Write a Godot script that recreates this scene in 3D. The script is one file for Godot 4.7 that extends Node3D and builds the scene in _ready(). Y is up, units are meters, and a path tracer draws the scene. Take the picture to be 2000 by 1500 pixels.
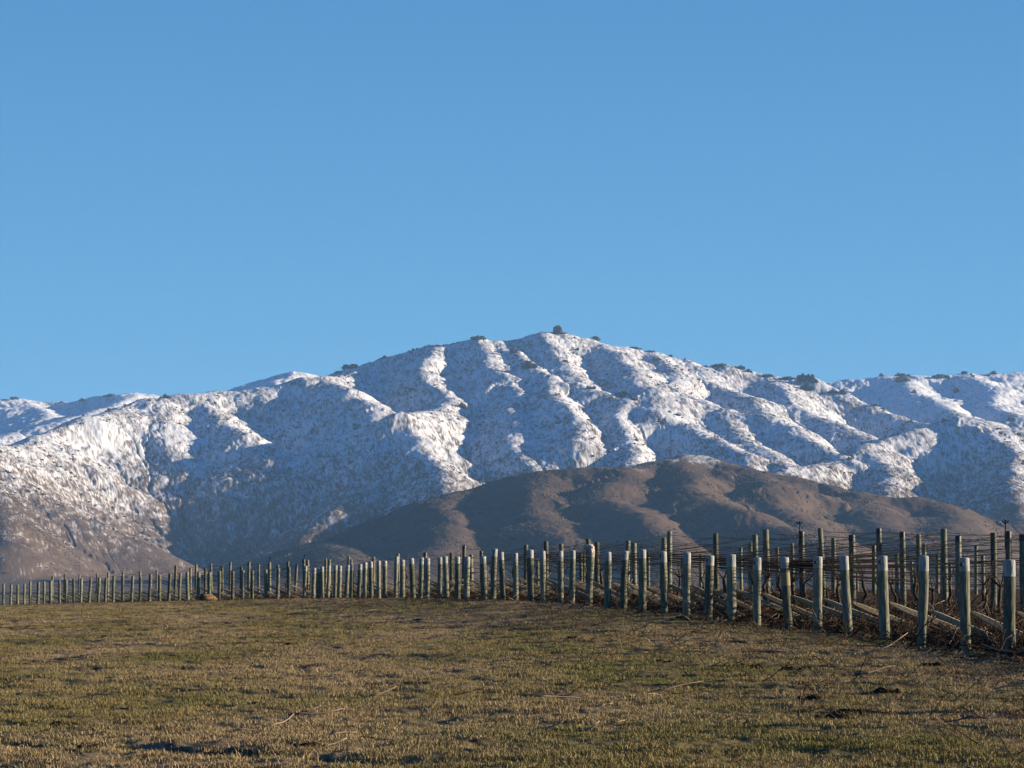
extends Node3D
# A dormant vineyard on a rise, brown foothills and a snowy range behind it.
# World: metres, y up, the camera looks along -z. Photo pixels (2000 x 1500) are used as directions only.

const FPX := 4452.0          # focal length in photo pixels
const EYE := 1.45            # camera height
const PITCH := 4.24          # degrees up

var cam_basis: Basis

func lin(r: float, g: float, b: float) -> Color:
	return Color(r, g, b).linear_to_srgb()

# point on the ray through a photo pixel, at distance d along -z
func at(px: float, py: float, d: float) -> Vector3:
	var v: Vector3 = cam_basis * Vector3((px - 1000.0) / FPX, (750.0 - py) / FPX, -1.0)
	v *= d / -v.z
	return v + Vector3(0, EYE, 0)

func setup_light_and_camera() -> void:
	var cam := Camera3D.new()
	cam.name = "camera"
	cam.fov = rad_to_deg(2.0 * atan(750.0 / FPX))
	cam.near = 0.5
	cam.far = 40000.0
	cam.position = Vector3(0, EYE, 0)
	cam.rotation_degrees = Vector3(PITCH, 0, 0)
	add_child(cam)
	cam_basis = Basis.from_euler(Vector3(deg_to_rad(PITCH), 0, 0))

	var env := Environment.new()
	env.background_mode = Environment.BG_SKY
	env.tonemap_mode = Environment.TONE_MAPPER_LINEAR
	env.tonemap_exposure = 2.7
	var sm := ProceduralSkyMaterial.new()
	sm.sky_top_color = lin(0.000, 0.030, 0.138)
	sm.sky_horizon_color = lin(0.064, 0.182, 0.298)
	sm.sky_curve = 0.25
	sm.ground_horizon_color = lin(0.06, 0.095, 0.13)
	sm.ground_bottom_color = lin(0.06, 0.05, 0.04)
	sm.sun_angle_max = 1.0
	sm.energy_multiplier = 1.0
	var sky := Sky.new()
	sky.sky_material = sm
	env.sky = sky
	env.sdfgi_enabled = true
	env.ssao_enabled = true
	env.ssil_enabled = true
	env.fog_enabled = true
	env.fog_density = 0.000025
	env.fog_light_color = lin(0.33, 0.60, 1.0)
	var we := WorldEnvironment.new()
	we.name = "world_environment"
	we.environment = env
	add_child(we)

	var sun := DirectionalLight3D.new()
	sun.name = "sun"
	sun.light_energy = 1.6
	sun.light_color = Color(1.0, 0.93, 0.82)
	sun.light_angular_distance = 0.5
	sun.shadow_enabled = true
	# the sun stands low to the right
	var az := deg_to_rad(4.0)
	var el := deg_to_rad(12.5)
	var towards := Vector3(cos(az) * cos(el), sin(el), -sin(az) * cos(el))
	sun.look_at_from_position(Vector3.ZERO, -towards, Vector3.UP)
	add_child(sun)

# ------------------------------------------------------------------ mountains
const PXA := -260.0
const PXB := 2420.0
const DA := 3700.0
const DB := 11900.0
const GW := 930
const GH := 420
const FW := 1240
const FH := 640
const FLOOR := -62.0

var mh: PackedFloat32Array       # coarse heights
var mn: PackedFloat32Array       # distance from the crest that made them
var fine_h: PackedFloat32Array

func smax(a: float, b: float, k: float) -> float:
	var h := maxf(k - absf(a - b), 0.0) / k
	return maxf(a, b) + h * h * k * 0.25

func mean_depth(py: float) -> float:
	return 6300.0 + (1080.0 - py) * 6.25

# nodes are [px, py] (depth from the range's mean face plus off) or [px, py, depth]
func crest(nodes: Array, off: float, slope: float, coarse: Array) -> void:
	var pts: Array[Vector3] = []
	for n in nodes:
		var d: float = n[2] if n.size() > 2 else mean_depth(n[1]) + off
		pts.append(at(n[0], n[1], d))
	var wx: PackedFloat32Array = coarse[0]
	var wd: PackedFloat32Array = coarse[1]
	var rows: PackedFloat32Array = coarse[2]
	var u0: float = (PXA - 1000.0) / FPX
	var du: float = (PXB - PXA) / FPX / GW
	for i in pts.size() - 1:
		var a := pts[i]
		var b := pts[i + 1]
		var ax := a.x
		var ad := -a.z
		var ex := b.x - a.x
		var ed := -b.z - ad
		var ah := a.y
		var eh := b.y - a.y
		var l2 := maxf(ex * ex + ed * ed, 1.0)
		var reach := (maxf(a.y, b.y) - FLOOR) / (slope * 0.62) + 80.0
		var xlo := minf(a.x, b.x) - reach
		var xhi := maxf(a.x, b.x) + reach
		var dlo := minf(ad, ad + ed) - reach
		var dhi := maxf(ad, ad + ed) + reach
		for r in GH:
			var d := rows[r]
			if d < dlo or d > dhi:
				continue
			var c0 := maxi(0, int((xlo / d - u0) / du))
			var c1 := mini(GW - 1, int((xhi / d - u0) / du) + 1)
			for c in range(c0, c1 + 1):
				var k := r * GW + c
				var px := wx[k] - ax
				var pd := wd[k] - ad
				var t := clampf((px * ex + pd * ed) / l2, 0.0, 1.0)
				px -= ex * t
				pd -= ed * t
				var q := sqrt(px * px + pd * pd)
				# round at the crest, straight below, easing out towards the foot
				var fall := slope * (sqrt(q * q + 2025.0) - 45.0) * (1.0 - 0.38 * q / (q + 1500.0))
				var h := ah + eh * t - fall
				var old := mh[k]
				if h > old - 24.0:
					if h > old:
						mn[k] = q
					mh[k] = smax(old, h, 24.0)

func noise_of(seed_value: int, period: float, octaves: int, ridged := false) -> FastNoiseLite:
	var n := FastNoiseLite.new()
	n.seed = seed_value
	n.noise_type = FastNoiseLite.TYPE_SIMPLEX_SMOOTH
	n.frequency = 1.0 / period
	n.fractal_type = FastNoiseLite.FRACTAL_RIDGED if ridged else FastNoiseLite.FRACTAL_FBM
	n.fractal_octaves = octaves
	return n

# water running off the slopes cuts gullies into the crests' flanks
func erode(rows: PackedFloat32Array) -> void:
	var n := GW * GH
	var rough := noise_of(20, 260.0, 4)
	var du := (PXB - PXA) / FPX / GW
	for r in GH:
		for c in GW:
			var k := r * GW + c
			var x := (PXA + (c + 0.5) / GW * (PXB - PXA) - 1000.0) / FPX * rows[r]
			mh[k] += rough.get_noise_2d(x, rows[r]) * 20.0 * clampf((mh[k] - FLOOR) / 150.0, 0.03, 1.0) * clampf(mn[k] / 120.0, 0.15, 1.0)
	var rec := PackedInt32Array(); rec.resize(n)
	var far := PackedFloat32Array(); far.resize(n)
	var area := PackedFloat32Array()
	var keys := PackedInt64Array(); keys.resize(n)
	for it in 6:
		for k in n:
			keys[k] = (int((mh[k] + 200.0) * 1000.0) << 20) | k
		keys.sort()
		area.resize(n)
		for r in GH:
			var d := rows[r]
			var sx := d * du
			var sd := (rows[mini(r + 1, GH - 1)] - rows[maxi(r - 1, 0)]) * 0.5
			var diag := sqrt(sx * sx + sd * sd)
			for c in GW:
				var k := r * GW + c
				area[k] = sx * sd
				var best := 0.0
				var to := k
				var dist := 1.0
				var h := mh[k]
				if r > 0 and c > 0 and r < GH - 1 and c < GW - 1:
					var g := (h - mh[k - 1]) / sx
					if g > best: best = g; to = k - 1; dist = sx
					g = (h - mh[k + 1]) / sx
					if g > best: best = g; to = k + 1; dist = sx
					g = (h - mh[k - GW]) / sd
					if g > best: best = g; to = k - GW; dist = sd
					g = (h - mh[k + GW]) / sd
					if g > best: best = g; to = k + GW; dist = sd
					g = (h - mh[k - GW - 1]) / diag
					if g > best: best = g; to = k - GW - 1; dist = diag
					g = (h - mh[k - GW + 1]) / diag
					if g > best: best = g; to = k - GW + 1; dist = diag
					g = (h - mh[k + GW - 1]) / diag
					if g > best: best = g; to = k + GW - 1; dist = diag
					g = (h - mh[k + GW + 1]) / diag
					if g > best: best = g; to = k + GW + 1; dist = diag
				rec[k] = to
				far[k] = dist
		for i in range(n - 1, -1, -1):
			var k := keys[i] & 0xFFFFF
			var to := rec[k]
			if to != k:
				area[to] += area[k]
		for i in n:
			var k := keys[i] & 0xFFFFF
			var to := rec[k]
			if to != k:
				var f := 0.0115 * sqrt(area[k]) / far[k]
				mh[k] = (mh[k] + f * mh[to]) / (1.0 + f)

func enlarge(a: PackedFloat32Array) -> PackedFloat32Array:
	var im := Image.create_from_data(GW, GH, false, Image.FORMAT_RF, a.to_byte_array())
	im.resize(FW, FH, Image.INTERPOLATE_CUBIC)
	return im.get_data().to_float32_array()

func depth_of_row(t: float) -> float:
	return DA * pow(DB / DA, t)

func terrain_height(x: float, d: float) -> float:
	var c := ((x / d * FPX + 1000.0) - PXA) / (PXB - PXA) * FW - 0.5
	var r := log(d / DA) / log(DB / DA) * FH - 0.5
	var ci := clampi(int(c), 0, FW - 2)
	var ri := clampi(int(r), 0, FH - 2)
	var fx := clampf(c - ci, 0.0, 1.0)
	var fy := clampf(r - ri, 0.0, 1.0)
	var k := ri * FW + ci
	return lerpf(lerpf(fine_h[k], fine_h[k + 1], fx), lerpf(fine_h[k + FW], fine_h[k + FW + 1], fx), fy)

func build_mountains() -> void:
	mh = PackedFloat32Array(); mh.resize(GW * GH); mh.fill(FLOOR)
	mn = PackedFloat32Array(); mn.resize(GW * GH); mn.fill(2000.0)
	var wx := PackedFloat32Array(); wx.resize(GW * GH)
	var wd := PackedFloat32Array(); wd.resize(GW * GH)
	var rows := PackedFloat32Array(); rows.resize(GH)
	var w1 := noise_of(11, 800.0, 2)
	var w2 := noise_of(12, 800.0, 2)
	for r in GH:
		var d := depth_of_row((r + 0.5) / GH)
		rows[r] = d
		for c in GW:
			var x := (PXA + (c + 0.5) / GW * (PXB - PXA) - 1000.0) / FPX * d
			wx[r * GW + c] = x + w1.get_noise_2d(x, d) * 45.0
			wd[r * GW + c] = d + w2.get_noise_2d(x, d) * 70.0
	var co := [wx, wd, rows]
	# far ridges behind the range
	crest([[-300, 792, 11500], [-100, 786, 11500], [0, 782, 11500], [45, 781, 11500], [120, 787, 11500], [160, 785, 11450], [200, 776, 11400], [265, 769, 11400], [300, 773, 11400], [340, 790, 11400]], 0, 0.42, co)
	crest([[60, 787, 11400], [90, 812, 10800], [60, 838, 10300], [20, 850, 10000]], 0, 0.36, co)
	crest([[265, 772, 11300], [200, 800, 10700], [150, 815, 10300]], 0, 0.36, co)
	crest([[430, 772, 10400], [455, 760, 10400], [500, 747, 10400], [540, 737, 10400], [580, 729, 10400], [605, 733, 10400], [650, 748, 10400]], 0, 0.40, co)
	crest([[1540, 778, 10900], [1604, 752, 10900], [1650, 743, 10900], [1720, 737, 10900], [1780, 735, 10900], [1850, 735, 10900], [1900, 731, 10900], [1960, 732, 10900], [2000, 729, 10900], [2150, 735, 10900], [2420, 742, 10900]], 0, 0.38, co)
	crest([[1760, 738, 10800], [1785, 765, 10350], [1824, 783, 9900], [1865, 809, 9400], [1930, 826, 8900]], 0, 0.42, co)
	crest([[1905, 733, 10800], [1935, 757, 10400], [1950, 790, 9900], [1985, 812, 9500]], 0, 0.42, co)
	crest([[2080, 735, 10800], [2090, 770, 10200], [2070, 810, 9600]], 0, 0.42, co)
	# main ridge
	crest([[640, 738, 8900], [677, 722, 8900], [750, 701, 8950], [849, 675, 8950], [912, 667, 8950], [935, 661, 8950], [978, 669, 9000], [1005, 667, 9050], [1044, 656, 9100], [1077, 651, 9050], [1113, 653, 9050], [1161, 663, 9050], [1194, 675, 9000], [1238, 678, 9000], [1300, 690, 9000], [1348, 704, 8950], [1377, 716, 8950], [1428, 715, 8900], [1476, 727, 8850], [1520, 739, 8800], [1575, 740, 8750], [1604, 757, 8700], [1645, 771, 8650], [1700, 793, 8500], [1758, 812, 8350], [1828, 826, 8200]], 0.0, 0.66, co)
	# left shoulder of the range, swinging towards the viewer
	crest([[-260, 850, 6100], [-60, 862, 6600], [18, 873, 6900], [66, 853, 7150], [165, 816, 7550], [235, 798, 7850], [304, 780, 8050], [367, 773, 8180], [440, 766, 8250], [513, 758, 8280], [587, 740, 8330], [638, 738, 8450], [700, 722, 8800]], 0, 0.60, co)
	crest([[625, 741, 8380], [690, 763, 8050], [725, 782, 7900], [745, 803, 7800]], 0, 0.66, co)
	crest([[400, 775, 8180], [415, 800, 8000], [433, 820, 7830], [470, 850, 7560], [499, 884, 7320]], 0, 0.62, co)
	crest([[304, 783, 8000], [312, 825, 7780], [335, 862, 7560], [355, 890, 7400]], 0, 0.56, co)
	# spurs of the main face
	crest([[850, 676, 8900], [830, 702, 8650], [838, 728, 8420], [858, 758, 8180], [876, 782, 8000], [850, 800, 7750], [775, 811, 7450], [815, 857, 7200], [838, 890, 7000], [866, 932, 6750], [885, 990, 6400]], 0, 0.74, co)
	crest([[775, 811, 7450], [700, 840, 7480], [620, 882, 7380], [550, 923, 7250], [480, 970, 7080], [430, 1015, 6850]], 0, 0.60, co)
	crest([[815, 857, 7200], [760, 922, 7000], [700, 965, 6800], [650, 1003, 6550], [600, 1045, 6350]], 0, 0.60, co)
	crest([[935, 663, 8900], [945, 700, 8600], [980, 735, 8300], [1008, 766, 8050], [990, 800, 7800], [1000, 850, 7450], [1040, 910, 7050]], 0, 0.60, co)
	crest([[978, 670, 8950], [1003, 688, 8750], [1036, 716, 8450], [1069, 735, 8250], [1110, 751, 8120], [1176, 767, 8000], [1230, 784, 7850], [1300, 809, 7650], [1345, 830, 7500], [1399, 857, 7250], [1436, 890, 7000], [1475, 930, 6700]], 0.0, 0.74, co)
	crest([[1069, 736, 8240], [1082, 765, 7950], [1100, 792, 7720], [1113, 818, 7500], [1120, 860, 7200]], 0.0, 0.72, co)
	crest([[1077, 652, 9000], [1082, 675, 8800], [1093, 700, 8600], [1121, 727, 8350], [1150, 747, 8150], [1176, 766, 8000]], 0.0, 0.58, co)
	crest([[1194, 676, 8950], [1213, 690, 8750], [1224, 712, 8500], [1246, 735, 8250], [1264, 760, 8000], [1300, 806, 7650]], 0.0, 0.60, co)
	crest([[1290, 690, 8950], [1312, 725, 8550], [1304, 758, 8250], [1355, 783, 8000], [1410, 803, 7850], [1490, 812, 7700], [1540, 835, 7500], [1600, 868, 7250], [1660, 902, 7000]], 0.0, 0.66, co)
	crest([[1377, 717, 8900], [1366, 745, 8600], [1440, 768, 8350], [1483, 778, 8200], [1505, 808, 7900]], 0.0, 0.60, co)
	crest([[1500, 735, 8800], [1530, 770, 8450], [1580, 800, 8150], [1640, 830, 7850], [1690, 855, 7650]], 0.0, 0.60, co)
	crest([[1225, 784, 7850], [1210, 820, 7550], [1232, 860, 7250], [1250, 905, 6950]], 0.0, 0.72, co)
	crest([[1410, 803, 7850], [1425, 840, 7500], [1475, 872, 7200], [1505, 905, 6950]], 0.0, 0.66, co)
	crest([[1667, 895, 7150], [1593, 908, 6950], [1535, 914, 6800], [1500, 945, 6500]], 0, 0.56, co)
	# right hand spur
	crest([[1655, 905, 7050], [1670, 893, 7150], [1703, 871, 7250], [1733, 858, 7350], [1773, 849, 7400], [1799, 840, 7450], [1843, 824, 7550], [1872, 816, 7550], [1909, 824, 7500], [1938, 835, 7450], [2000, 838, 7450], [2100, 845, 7450], [2300, 830, 7450], [2420, 830, 7450]], 0, 0.60, co)
	crest([[1703, 873, 7240], [1725, 910, 6950], [1740, 950, 6650], [1745, 990, 6350]], 0, 0.56, co)
	crest([[1938, 836, 7450], [1962, 868, 7150], [1975, 920, 6700], [1985, 985, 6250], [1990, 1050, 5900]], 0, 0.72, co)
	crest([[2200, 838, 7450], [2230, 900, 6900], [2260, 1000, 6200]], 0, 0.60, co)
	# nearer brown hill on the left
	crest([[-260, 840, 6700], [-100, 845, 6600], [-55, 870, 6400], [-45, 915, 6100], [-30, 965, 5800], [-15, 1010, 5550], [0, 1065, 5250]], 0, 0.66, co)
	crest([[-45, 915, 6100], [20, 955, 6000], [70, 1000, 5900]], 0, 0.50, co)
	# brown foothill in front
	crest([[480, 1112, 4500], [560, 1090, 4650], [640, 1058, 4800], [750, 1019, 4950], [850, 985, 5050], [900, 966, 5100], [1000, 936, 5150], [1090, 921, 5150], [1150, 917, 5150], [1205, 920, 5150], [1250, 915, 5250], [1290, 905, 5300], [1350, 894, 5350], [1380, 894, 5350], [1430, 908, 5300], [1470, 921, 5250], [1560, 935, 5200], [1640, 956, 5150], [1700, 972, 5100], [1760, 980, 5050], [1800, 975, 5050], [1870, 1001, 5000], [1940, 1023, 4950], [2000, 1033, 4900], [2120, 1055, 4800], [2300, 1090, 4700]], 0, 0.50, co)
	crest([[1209, 920, 5150], [1192, 950, 4900], [1203, 981, 4700], [1224, 1008, 4520], [1271, 1051, 4250], [1310, 1090, 4050]], 0, 0.50, co)
	crest([[1355, 895, 5330], [1330, 925, 5080], [1343, 955, 4900], [1375, 968, 4750], [1440, 1003, 4500], [1520, 1035, 4300], [1600, 1070, 4100]], 0, 0.52, co)
	crest([[1470, 921, 5250], [1520, 950, 4950], [1560, 1000, 4650], [1600, 1040, 4400]], 0, 0.46, co)
	crest([[1680, 968, 5080], [1705, 1000, 4800], [1770, 1040, 4500], [1840, 1080, 4250]], 0, 0.52, co)
	crest([[1830, 985, 5000], [1850, 1030, 4600], [1900, 1070, 4300]], 0, 0.50, co)
	crest([[900, 966, 5080], [885, 1000, 4800], [862, 1035, 4550], [840, 1075, 4300]], 0, 0.46, co)
	crest([[1060, 925, 5120], [1065, 965, 4850], [1050, 1005, 4600], [1080, 1050, 4350]], 0, 0.46, co)
	crest([[640, 1060, 4780], [660, 1075, 4500], [690, 1090, 4250]], 0, 0.32, co)

	erode(rows)
	fine_h = enlarge(mh)
	var fn := enlarge(mn)
	var gully := noise_of(21, 330.0, 4, true)
	var bumps := noise_of(22, 190.0, 4)
	var crag := noise_of(23, 70.0, 3, true)
	var sway := noise_of(25, 150.0, 2)
	var grit := noise_of(24, 26.0, 2)
	var us := PackedFloat32Array(); us.resize(FW)
	for c in FW:
		us[c] = (PXA + (c + 0.5) / FW * (PXB - PXA) - 1000.0) / FPX
	var ds := PackedFloat32Array(); ds.resize(FH)
	for r in FH:
		ds[r] = depth_of_row((r + 0.5) / FH)
	var verts := PackedVector3Array(); verts.resize(FW * FH)
	for r in FH:
		var d := ds[r]
		var soft := clampf((d - 5300.0) / 900.0, 0.6, 1.0)       # the foothills are smoother than the range
		for c in FW:
			var k := r * FW + c
			var x := us[c] * d
			var q := maxf(fn[k], 0.0)
			var up := fine_h[k] - FLOOR
			var m := clampf(q / 260.0, 0.10, 1.0) * clampf(up / 140.0, 0.0, 1.0) * soft
			var h := fine_h[k]
			h += (gully.get_noise_2d(x, d * 0.4) - 0.45) * 5.0 * m
			h += bumps.get_noise_2d(x, d) * 2.5 * (0.25 + 0.75 * m) * clampf(up / 80.0, 0.05, 1.0) * soft
			var rough := clampf(bumps.get_noise_2d(x * 0.35 + 900.0, d * 0.35) * 1.6 + 0.45, 0.1, 1.0)
			h += (crag.get_noise_2d(x, d * 0.6) - 0.4) * 2.4 * rough * soft * clampf(up / 80.0, 0.03, 1.0)
			h += grit.get_noise_2d(x, d * 0.6) * 1.6 * soft * clampf(up / 80.0, 0.1, 1.0)
			fine_h[k] = h
			verts[k] = Vector3(x + sway.get_noise_2d(x, d) * 7.0, h, -d - sway.get_noise_2d(x + 5000.0, d) * 10.0)
	var norms := PackedVector3Array(); norms.resize(FW * FH)
	var cols := PackedColorArray(); cols.resize(FW * FH)
	var patch := noise_of(31, 240.0, 3)
	var fleck := noise_of(32, 34.0, 4)
	fleck.fractal_gain = 0.75
	var tint := noise_of(33, 500.0, 3)
	var snow := Color(0.60, 0.60, 0.61)
	var tussock := Color(0.105, 0.071, 0.049)
	var heath := Color(0.076, 0.053, 0.039)
	for r in FH:
		var r0 := maxi(r - 1, 0)
		var r1 := mini(r + 1, FH - 1)
		for c in FW:
			var k := r * FW + c
			var c0 := maxi(c - 1, 0)
			var c1 := mini(c + 1, FW - 1)
			var ex := verts[r * FW + c1] - verts[r * FW + c0]
			var ez := verts[r1 * FW + c] - verts[r0 * FW + c]
			var n := ex.cross(ez).normalized()
			if n.y < 0.0:
				n = -n
			norms[k] = n
			var v := verts[k]
			var d := -v.z
			var fl := fleck.get_noise_2d(v.x, d * 0.45)
			var pa := patch.get_noise_2d(v.x, d)
			# thin fresh snow: whole on the tops, broken by tussock lower down, none on the low hills
			var line := 95.0 if d > 6200.0 else (150.0 if v.x < -0.12 * d else 205.0)
			var grain := float(hash(k) & 1023) / 1023.0 - 0.5
			var s := minf((v.y - line) / 420.0, 0.60) + 0.04 + pa * 0.30 + fl * 0.85 + grain * 0.9 
			if d > 9600.0:
				s += 0.35
			if d < 5700.0 and v.x > -0.12 * d:
				s = (v.y - line) / 60.0 + pa * 0.5 + fl * 0.8 + grain * 0.5 - 0.1
			s = clampf((s - 0.08) / 0.85, 0.0, 1.0)
			var t := clampf(tint.get_noise_2d(v.x, d) * 1.4 + 0.5 + fl * 1.3 + pa * 0.4 + grain * 0.6, 0.0, 1.0)
			var g := heath.lerp(tussock, t)
			cols[k] = g.lerp(snow, s)
	var idx := PackedInt32Array(); idx.resize((FW - 1) * (FH - 1) * 6)
	var j := 0
	for r in FH - 1:
		for c in FW - 1:
			var k := r * FW + c
			idx[j] = k; idx[j + 1] = k + FW; idx[j + 2] = k + 1
			idx[j + 3] = k + 1; idx[j + 4] = k + FW; idx[j + 5] = k + FW + 1
			j += 6
	var arr := []
	arr.resize(Mesh.ARRAY_MAX)
	arr[Mesh.ARRAY_VERTEX] = verts
	arr[Mesh.ARRAY_NORMAL] = norms
	arr[Mesh.ARRAY_COLOR] = cols
	arr[Mesh.ARRAY_INDEX] = idx
	var am := ArrayMesh.new()
	am.add_surface_from_arrays(Mesh.PRIMITIVE_TRIANGLES, arr)
	var mat := StandardMaterial3D.new()
	mat.vertex_color_use_as_albedo = true
	mat.roughness = 0.95
	mat.metallic_specular = 0.15
	am.surface_set_material(0, mat)
	var mi := MeshInstance3D.new()
	mi.name = "mountains"
	mi.mesh = am
	mi.set_meta("kind", "structure")
	mi.set_meta("label", "snowy mountain range with brown foothills in front")
	mi.set_meta("category", "mountains")
	add_child(mi)

# ------------------------------------------------------------------ helpers
var used_names := {}

func numbered(called: String) -> String:
	var n: int = used_names.get(called, 0)
	used_names[called] = n + 1
	return called if n == 0 else "%s_%03d" % [called, n]

func tag(o: Node, label: String, category: String, group := "", kind := "") -> void:
	o.set_meta("label", label)
	o.set_meta("category", category)
	if group != "":
		o.set_meta("group", group)
	if kind != "":
		o.set_meta("kind", kind)

func thing(called: String, label: String, category: String, where: Vector3, group := "") -> Node3D:
	var o := Node3D.new()
	o.name = numbered(called)
	o.position = where
	tag(o, label, category, group)
	add_child(o)
	return o

func part(parent: Node3D, called: String, mesh: Mesh, mat: Material, xf := Transform3D.IDENTITY) -> MeshInstance3D:
	var o := MeshInstance3D.new()
	o.name = called
	o.mesh = mesh
	if mat:
		o.material_override = mat
	o.transform = xf
	parent.add_child(o, true)
	return o

# a tube through points with a radius at each; ends closed
func add_tube(st: SurfaceTool, pts: Array, radii: Array, sides: int, col := Color.WHITE) -> void:
	var rings := []
	var refv := Vector3.UP
	for i in pts.size():
		var dir: Vector3 = (pts[mini(i + 1, pts.size() - 1)] - pts[maxi(i - 1, 0)]).normalized()
		if absf(dir.dot(refv)) > 0.9:
			refv = Vector3.RIGHT if absf(dir.x) < 0.8 else Vector3.BACK
		var a := dir.cross(refv).normalized()
		var b := dir.cross(a).normalized()
		var ring := []
		for s in sides:
			var t := TAU * s / sides
			ring.append(pts[i] + (a * cos(t) + b * sin(t)) * radii[i])
		rings.append(ring)
	for i in rings.size() - 1:
		for s in sides:
			var s2 := (s + 1) % sides
			for v in [rings[i][s], rings[i + 1][s], rings[i][s2], rings[i][s2], rings[i + 1][s], rings[i + 1][s2]]:
				st.set_color(col)
				st.add_vertex(v)
	for e in [0, rings.size() - 1]:
		for s in sides:
			var s2 := (s + 1) % sides
			var tri := [pts[e], rings[e][s], rings[e][s2]] if e == 0 else [pts[e], rings[e][s2], rings[e][s]]
			for v in tri:
				st.set_color(col)
				st.add_vertex(v)

func begin(smooth := true) -> SurfaceTool:
	var st := SurfaceTool.new()
	st.begin(Mesh.PRIMITIVE_TRIANGLES)
	st.set_smooth_group(0 if smooth else -1)
	return st

func done(st: SurfaceTool) -> ArrayMesh:
	st.generate_normals()
	return st.commit()

func ramp(stops: Array) -> Gradient:
	var g := Gradient.new()
	var offs := PackedFloat32Array()
	var cols := PackedColorArray()
	for s in stops:
		offs.append(s[0])
		cols.append(lin(s[1], s[2], s[3]))
	g.offsets = offs
	g.colors = cols
	return g

func noise_texture(seed_value: int, freq: float, octaves: int, stops: Array) -> NoiseTexture2D:
	var n := FastNoiseLite.new()
	n.seed = seed_value
	n.noise_type = FastNoiseLite.TYPE_SIMPLEX_SMOOTH
	n.frequency = freq
	n.fractal_octaves = octaves
	var t := NoiseTexture2D.new()
	t.width = 256
	t.height = 256
	t.seamless = true
	t.noise = n
	t.color_ramp = ramp(stops)
	return t

func wood_material(seed_value: int, dark: Color, mid: Color, pale: Color, squeeze: float) -> StandardMaterial3D:
	var m := StandardMaterial3D.new()
	m.albedo_texture = noise_texture(seed_value, 0.03, 5, [[0.0, dark.r, dark.g, dark.b], [0.38, mid.r * 0.85, mid.g * 0.85, mid.b * 0.85], [0.55, mid.r, mid.g, mid.b], [1.0, pale.r, pale.g, pale.b]])
	m.heightmap_enabled = true
	m.heightmap_texture = noise_texture(seed_value + 1, 0.06, 4, [[0.0, 0.0, 0.0, 0.0], [1.0, 1.0, 1.0, 1.0]])
	m.heightmap_scale = 0.5
	m.uv1_triplanar = true
	m.uv1_scale = Vector3(3.0, squeeze, 3.0)
	m.roughness = 0.92
	m.metallic_specular = 0.2
	return m

func plain(c: Color, rough: float, metal := 0.0) -> StandardMaterial3D:
	var m := StandardMaterial3D.new()
	m.albedo_color = c.linear_to_srgb()
	m.roughness = rough
	m.metallic = metal
	return m

# ------------------------------------------------------------------ ground
const PROFILE := [[0.0, -1.45], [8.0, -1.40], [14.0, -1.36], [20.0, -1.33], [28.4, -1.295], [35.0, -1.245], [39.0, -1.222], [43.0, -1.188], [48.0, -1.14], [53.0, -1.15], [58.7, -1.195], [74.0, -1.33], [97.0, -1.61], [127.0, -2.07], [160.0, -3.2], [220.0, -6.0], [400.0, -15.0], [1000.0, -40.0], [2500.0, -60.0], [3600.0, -66.0], [14000.0, -80.0]]
# where the line of end posts stands: photo column, distance
const EDGE := [[-200.0, 152.0], [7.0, 130.0], [130.0, 121.0], [250.0, 110.0], [400.0, 101.0], [519.0, 95.0], [650.0, 86.0], [700.0, 81.0], [745.0, 76.5], [785.0, 73.0], [850.0, 67.5], [900.0, 64.0], [979.0, 58.5], [1061.0, 53.5], [1149.0, 49.2], [1255.0, 46.0], [1358.0, 42.5], [1428.0, 39.6], [1540.0, 37.3], [1655.0, 35.0], [1725.0, 33.0], [1800.0, 31.2], [1885.0, 29.7], [1972.0, 28.4]]
const LINE := [[-200.0, 165.0], [100.0, 140.0], [342.0, 113.0], [500.0, 104.0], [680.0, 92.0], [905.0, 72.0], [1070.0, 64.0], [1224.0, 60.0], [1308.0, 58.0], [1399.0, 52.5], [1500.0, 52.0], [1608.0, 50.0], [1716.0, 48.0], [1843.0, 47.0], [1939.0, 44.0], [2010.0, 42.0]]

var micro: FastNoiseLite
var lumps: FastNoiseLite
var edge_x := []                 # [d, x] of the end posts, by distance

func table(t: Array, v: float) -> float:
	if v <= t[0][0]:
		return t[0][1]
	for i in t.size() - 1:
		if v <= t[i + 1][0]:
			var p0: float = t[maxi(i - 1, 0)][1]
			var p3: float = t[mini(i + 2, t.size() - 1)][1]
			var tp: float = t[maxi(i - 1, 0)][0] - t[i][0]
			var tn: float = t[mini(i + 2, t.size() - 1)][0] - t[i][0]
			var tb: float = t[i + 1][0] - t[i][0]
			if i == 0: tp = -tb
			if i + 2 >= t.size(): tn = tb * 2.0
			return cubic_interpolate_in_time(t[i][1], t[i + 1][1], p0, p3, (v - t[i][0]) / tb, tb, tp, tn)
	return t[t.size() - 1][1]

func rut(x: float, d: float) -> float:
	# two tyre ruts crossing the near left corner of the field
	var r := 0.0
	for k in 2:
		var c: float = (18.2 if k == 0 else 16.5) - (x + 4.3) * 0.75 + sin(x * 1.3 + k) * 0.12
		var q := absf(d - c)
		if q < 0.4:
			var fade := clampf((0.4 - x - 0.5 * k) / 1.6, 0.0, 1.0)
			r -= 0.065 * (0.5 + 0.5 * cos(PI * q / 0.4)) * fade
	return r

func ground_y(x: float, d: float) -> float:
	var y := table(PROFILE, d)
	y += 0.03 * (x - 1.0 if x < -1.0 else -0.5 * (1.0 - x) * (1.0 - x) if x < 1.0 else 0.0) if d < 400.0 else 0.0
	if d < 200.0:
		y += micro.get_noise_2d(x, d) * 0.045 + lumps.get_noise_2d(x, d) * 0.034
		if d < 24.0:
			y += rut(x, d)
	return y + EYE

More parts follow.
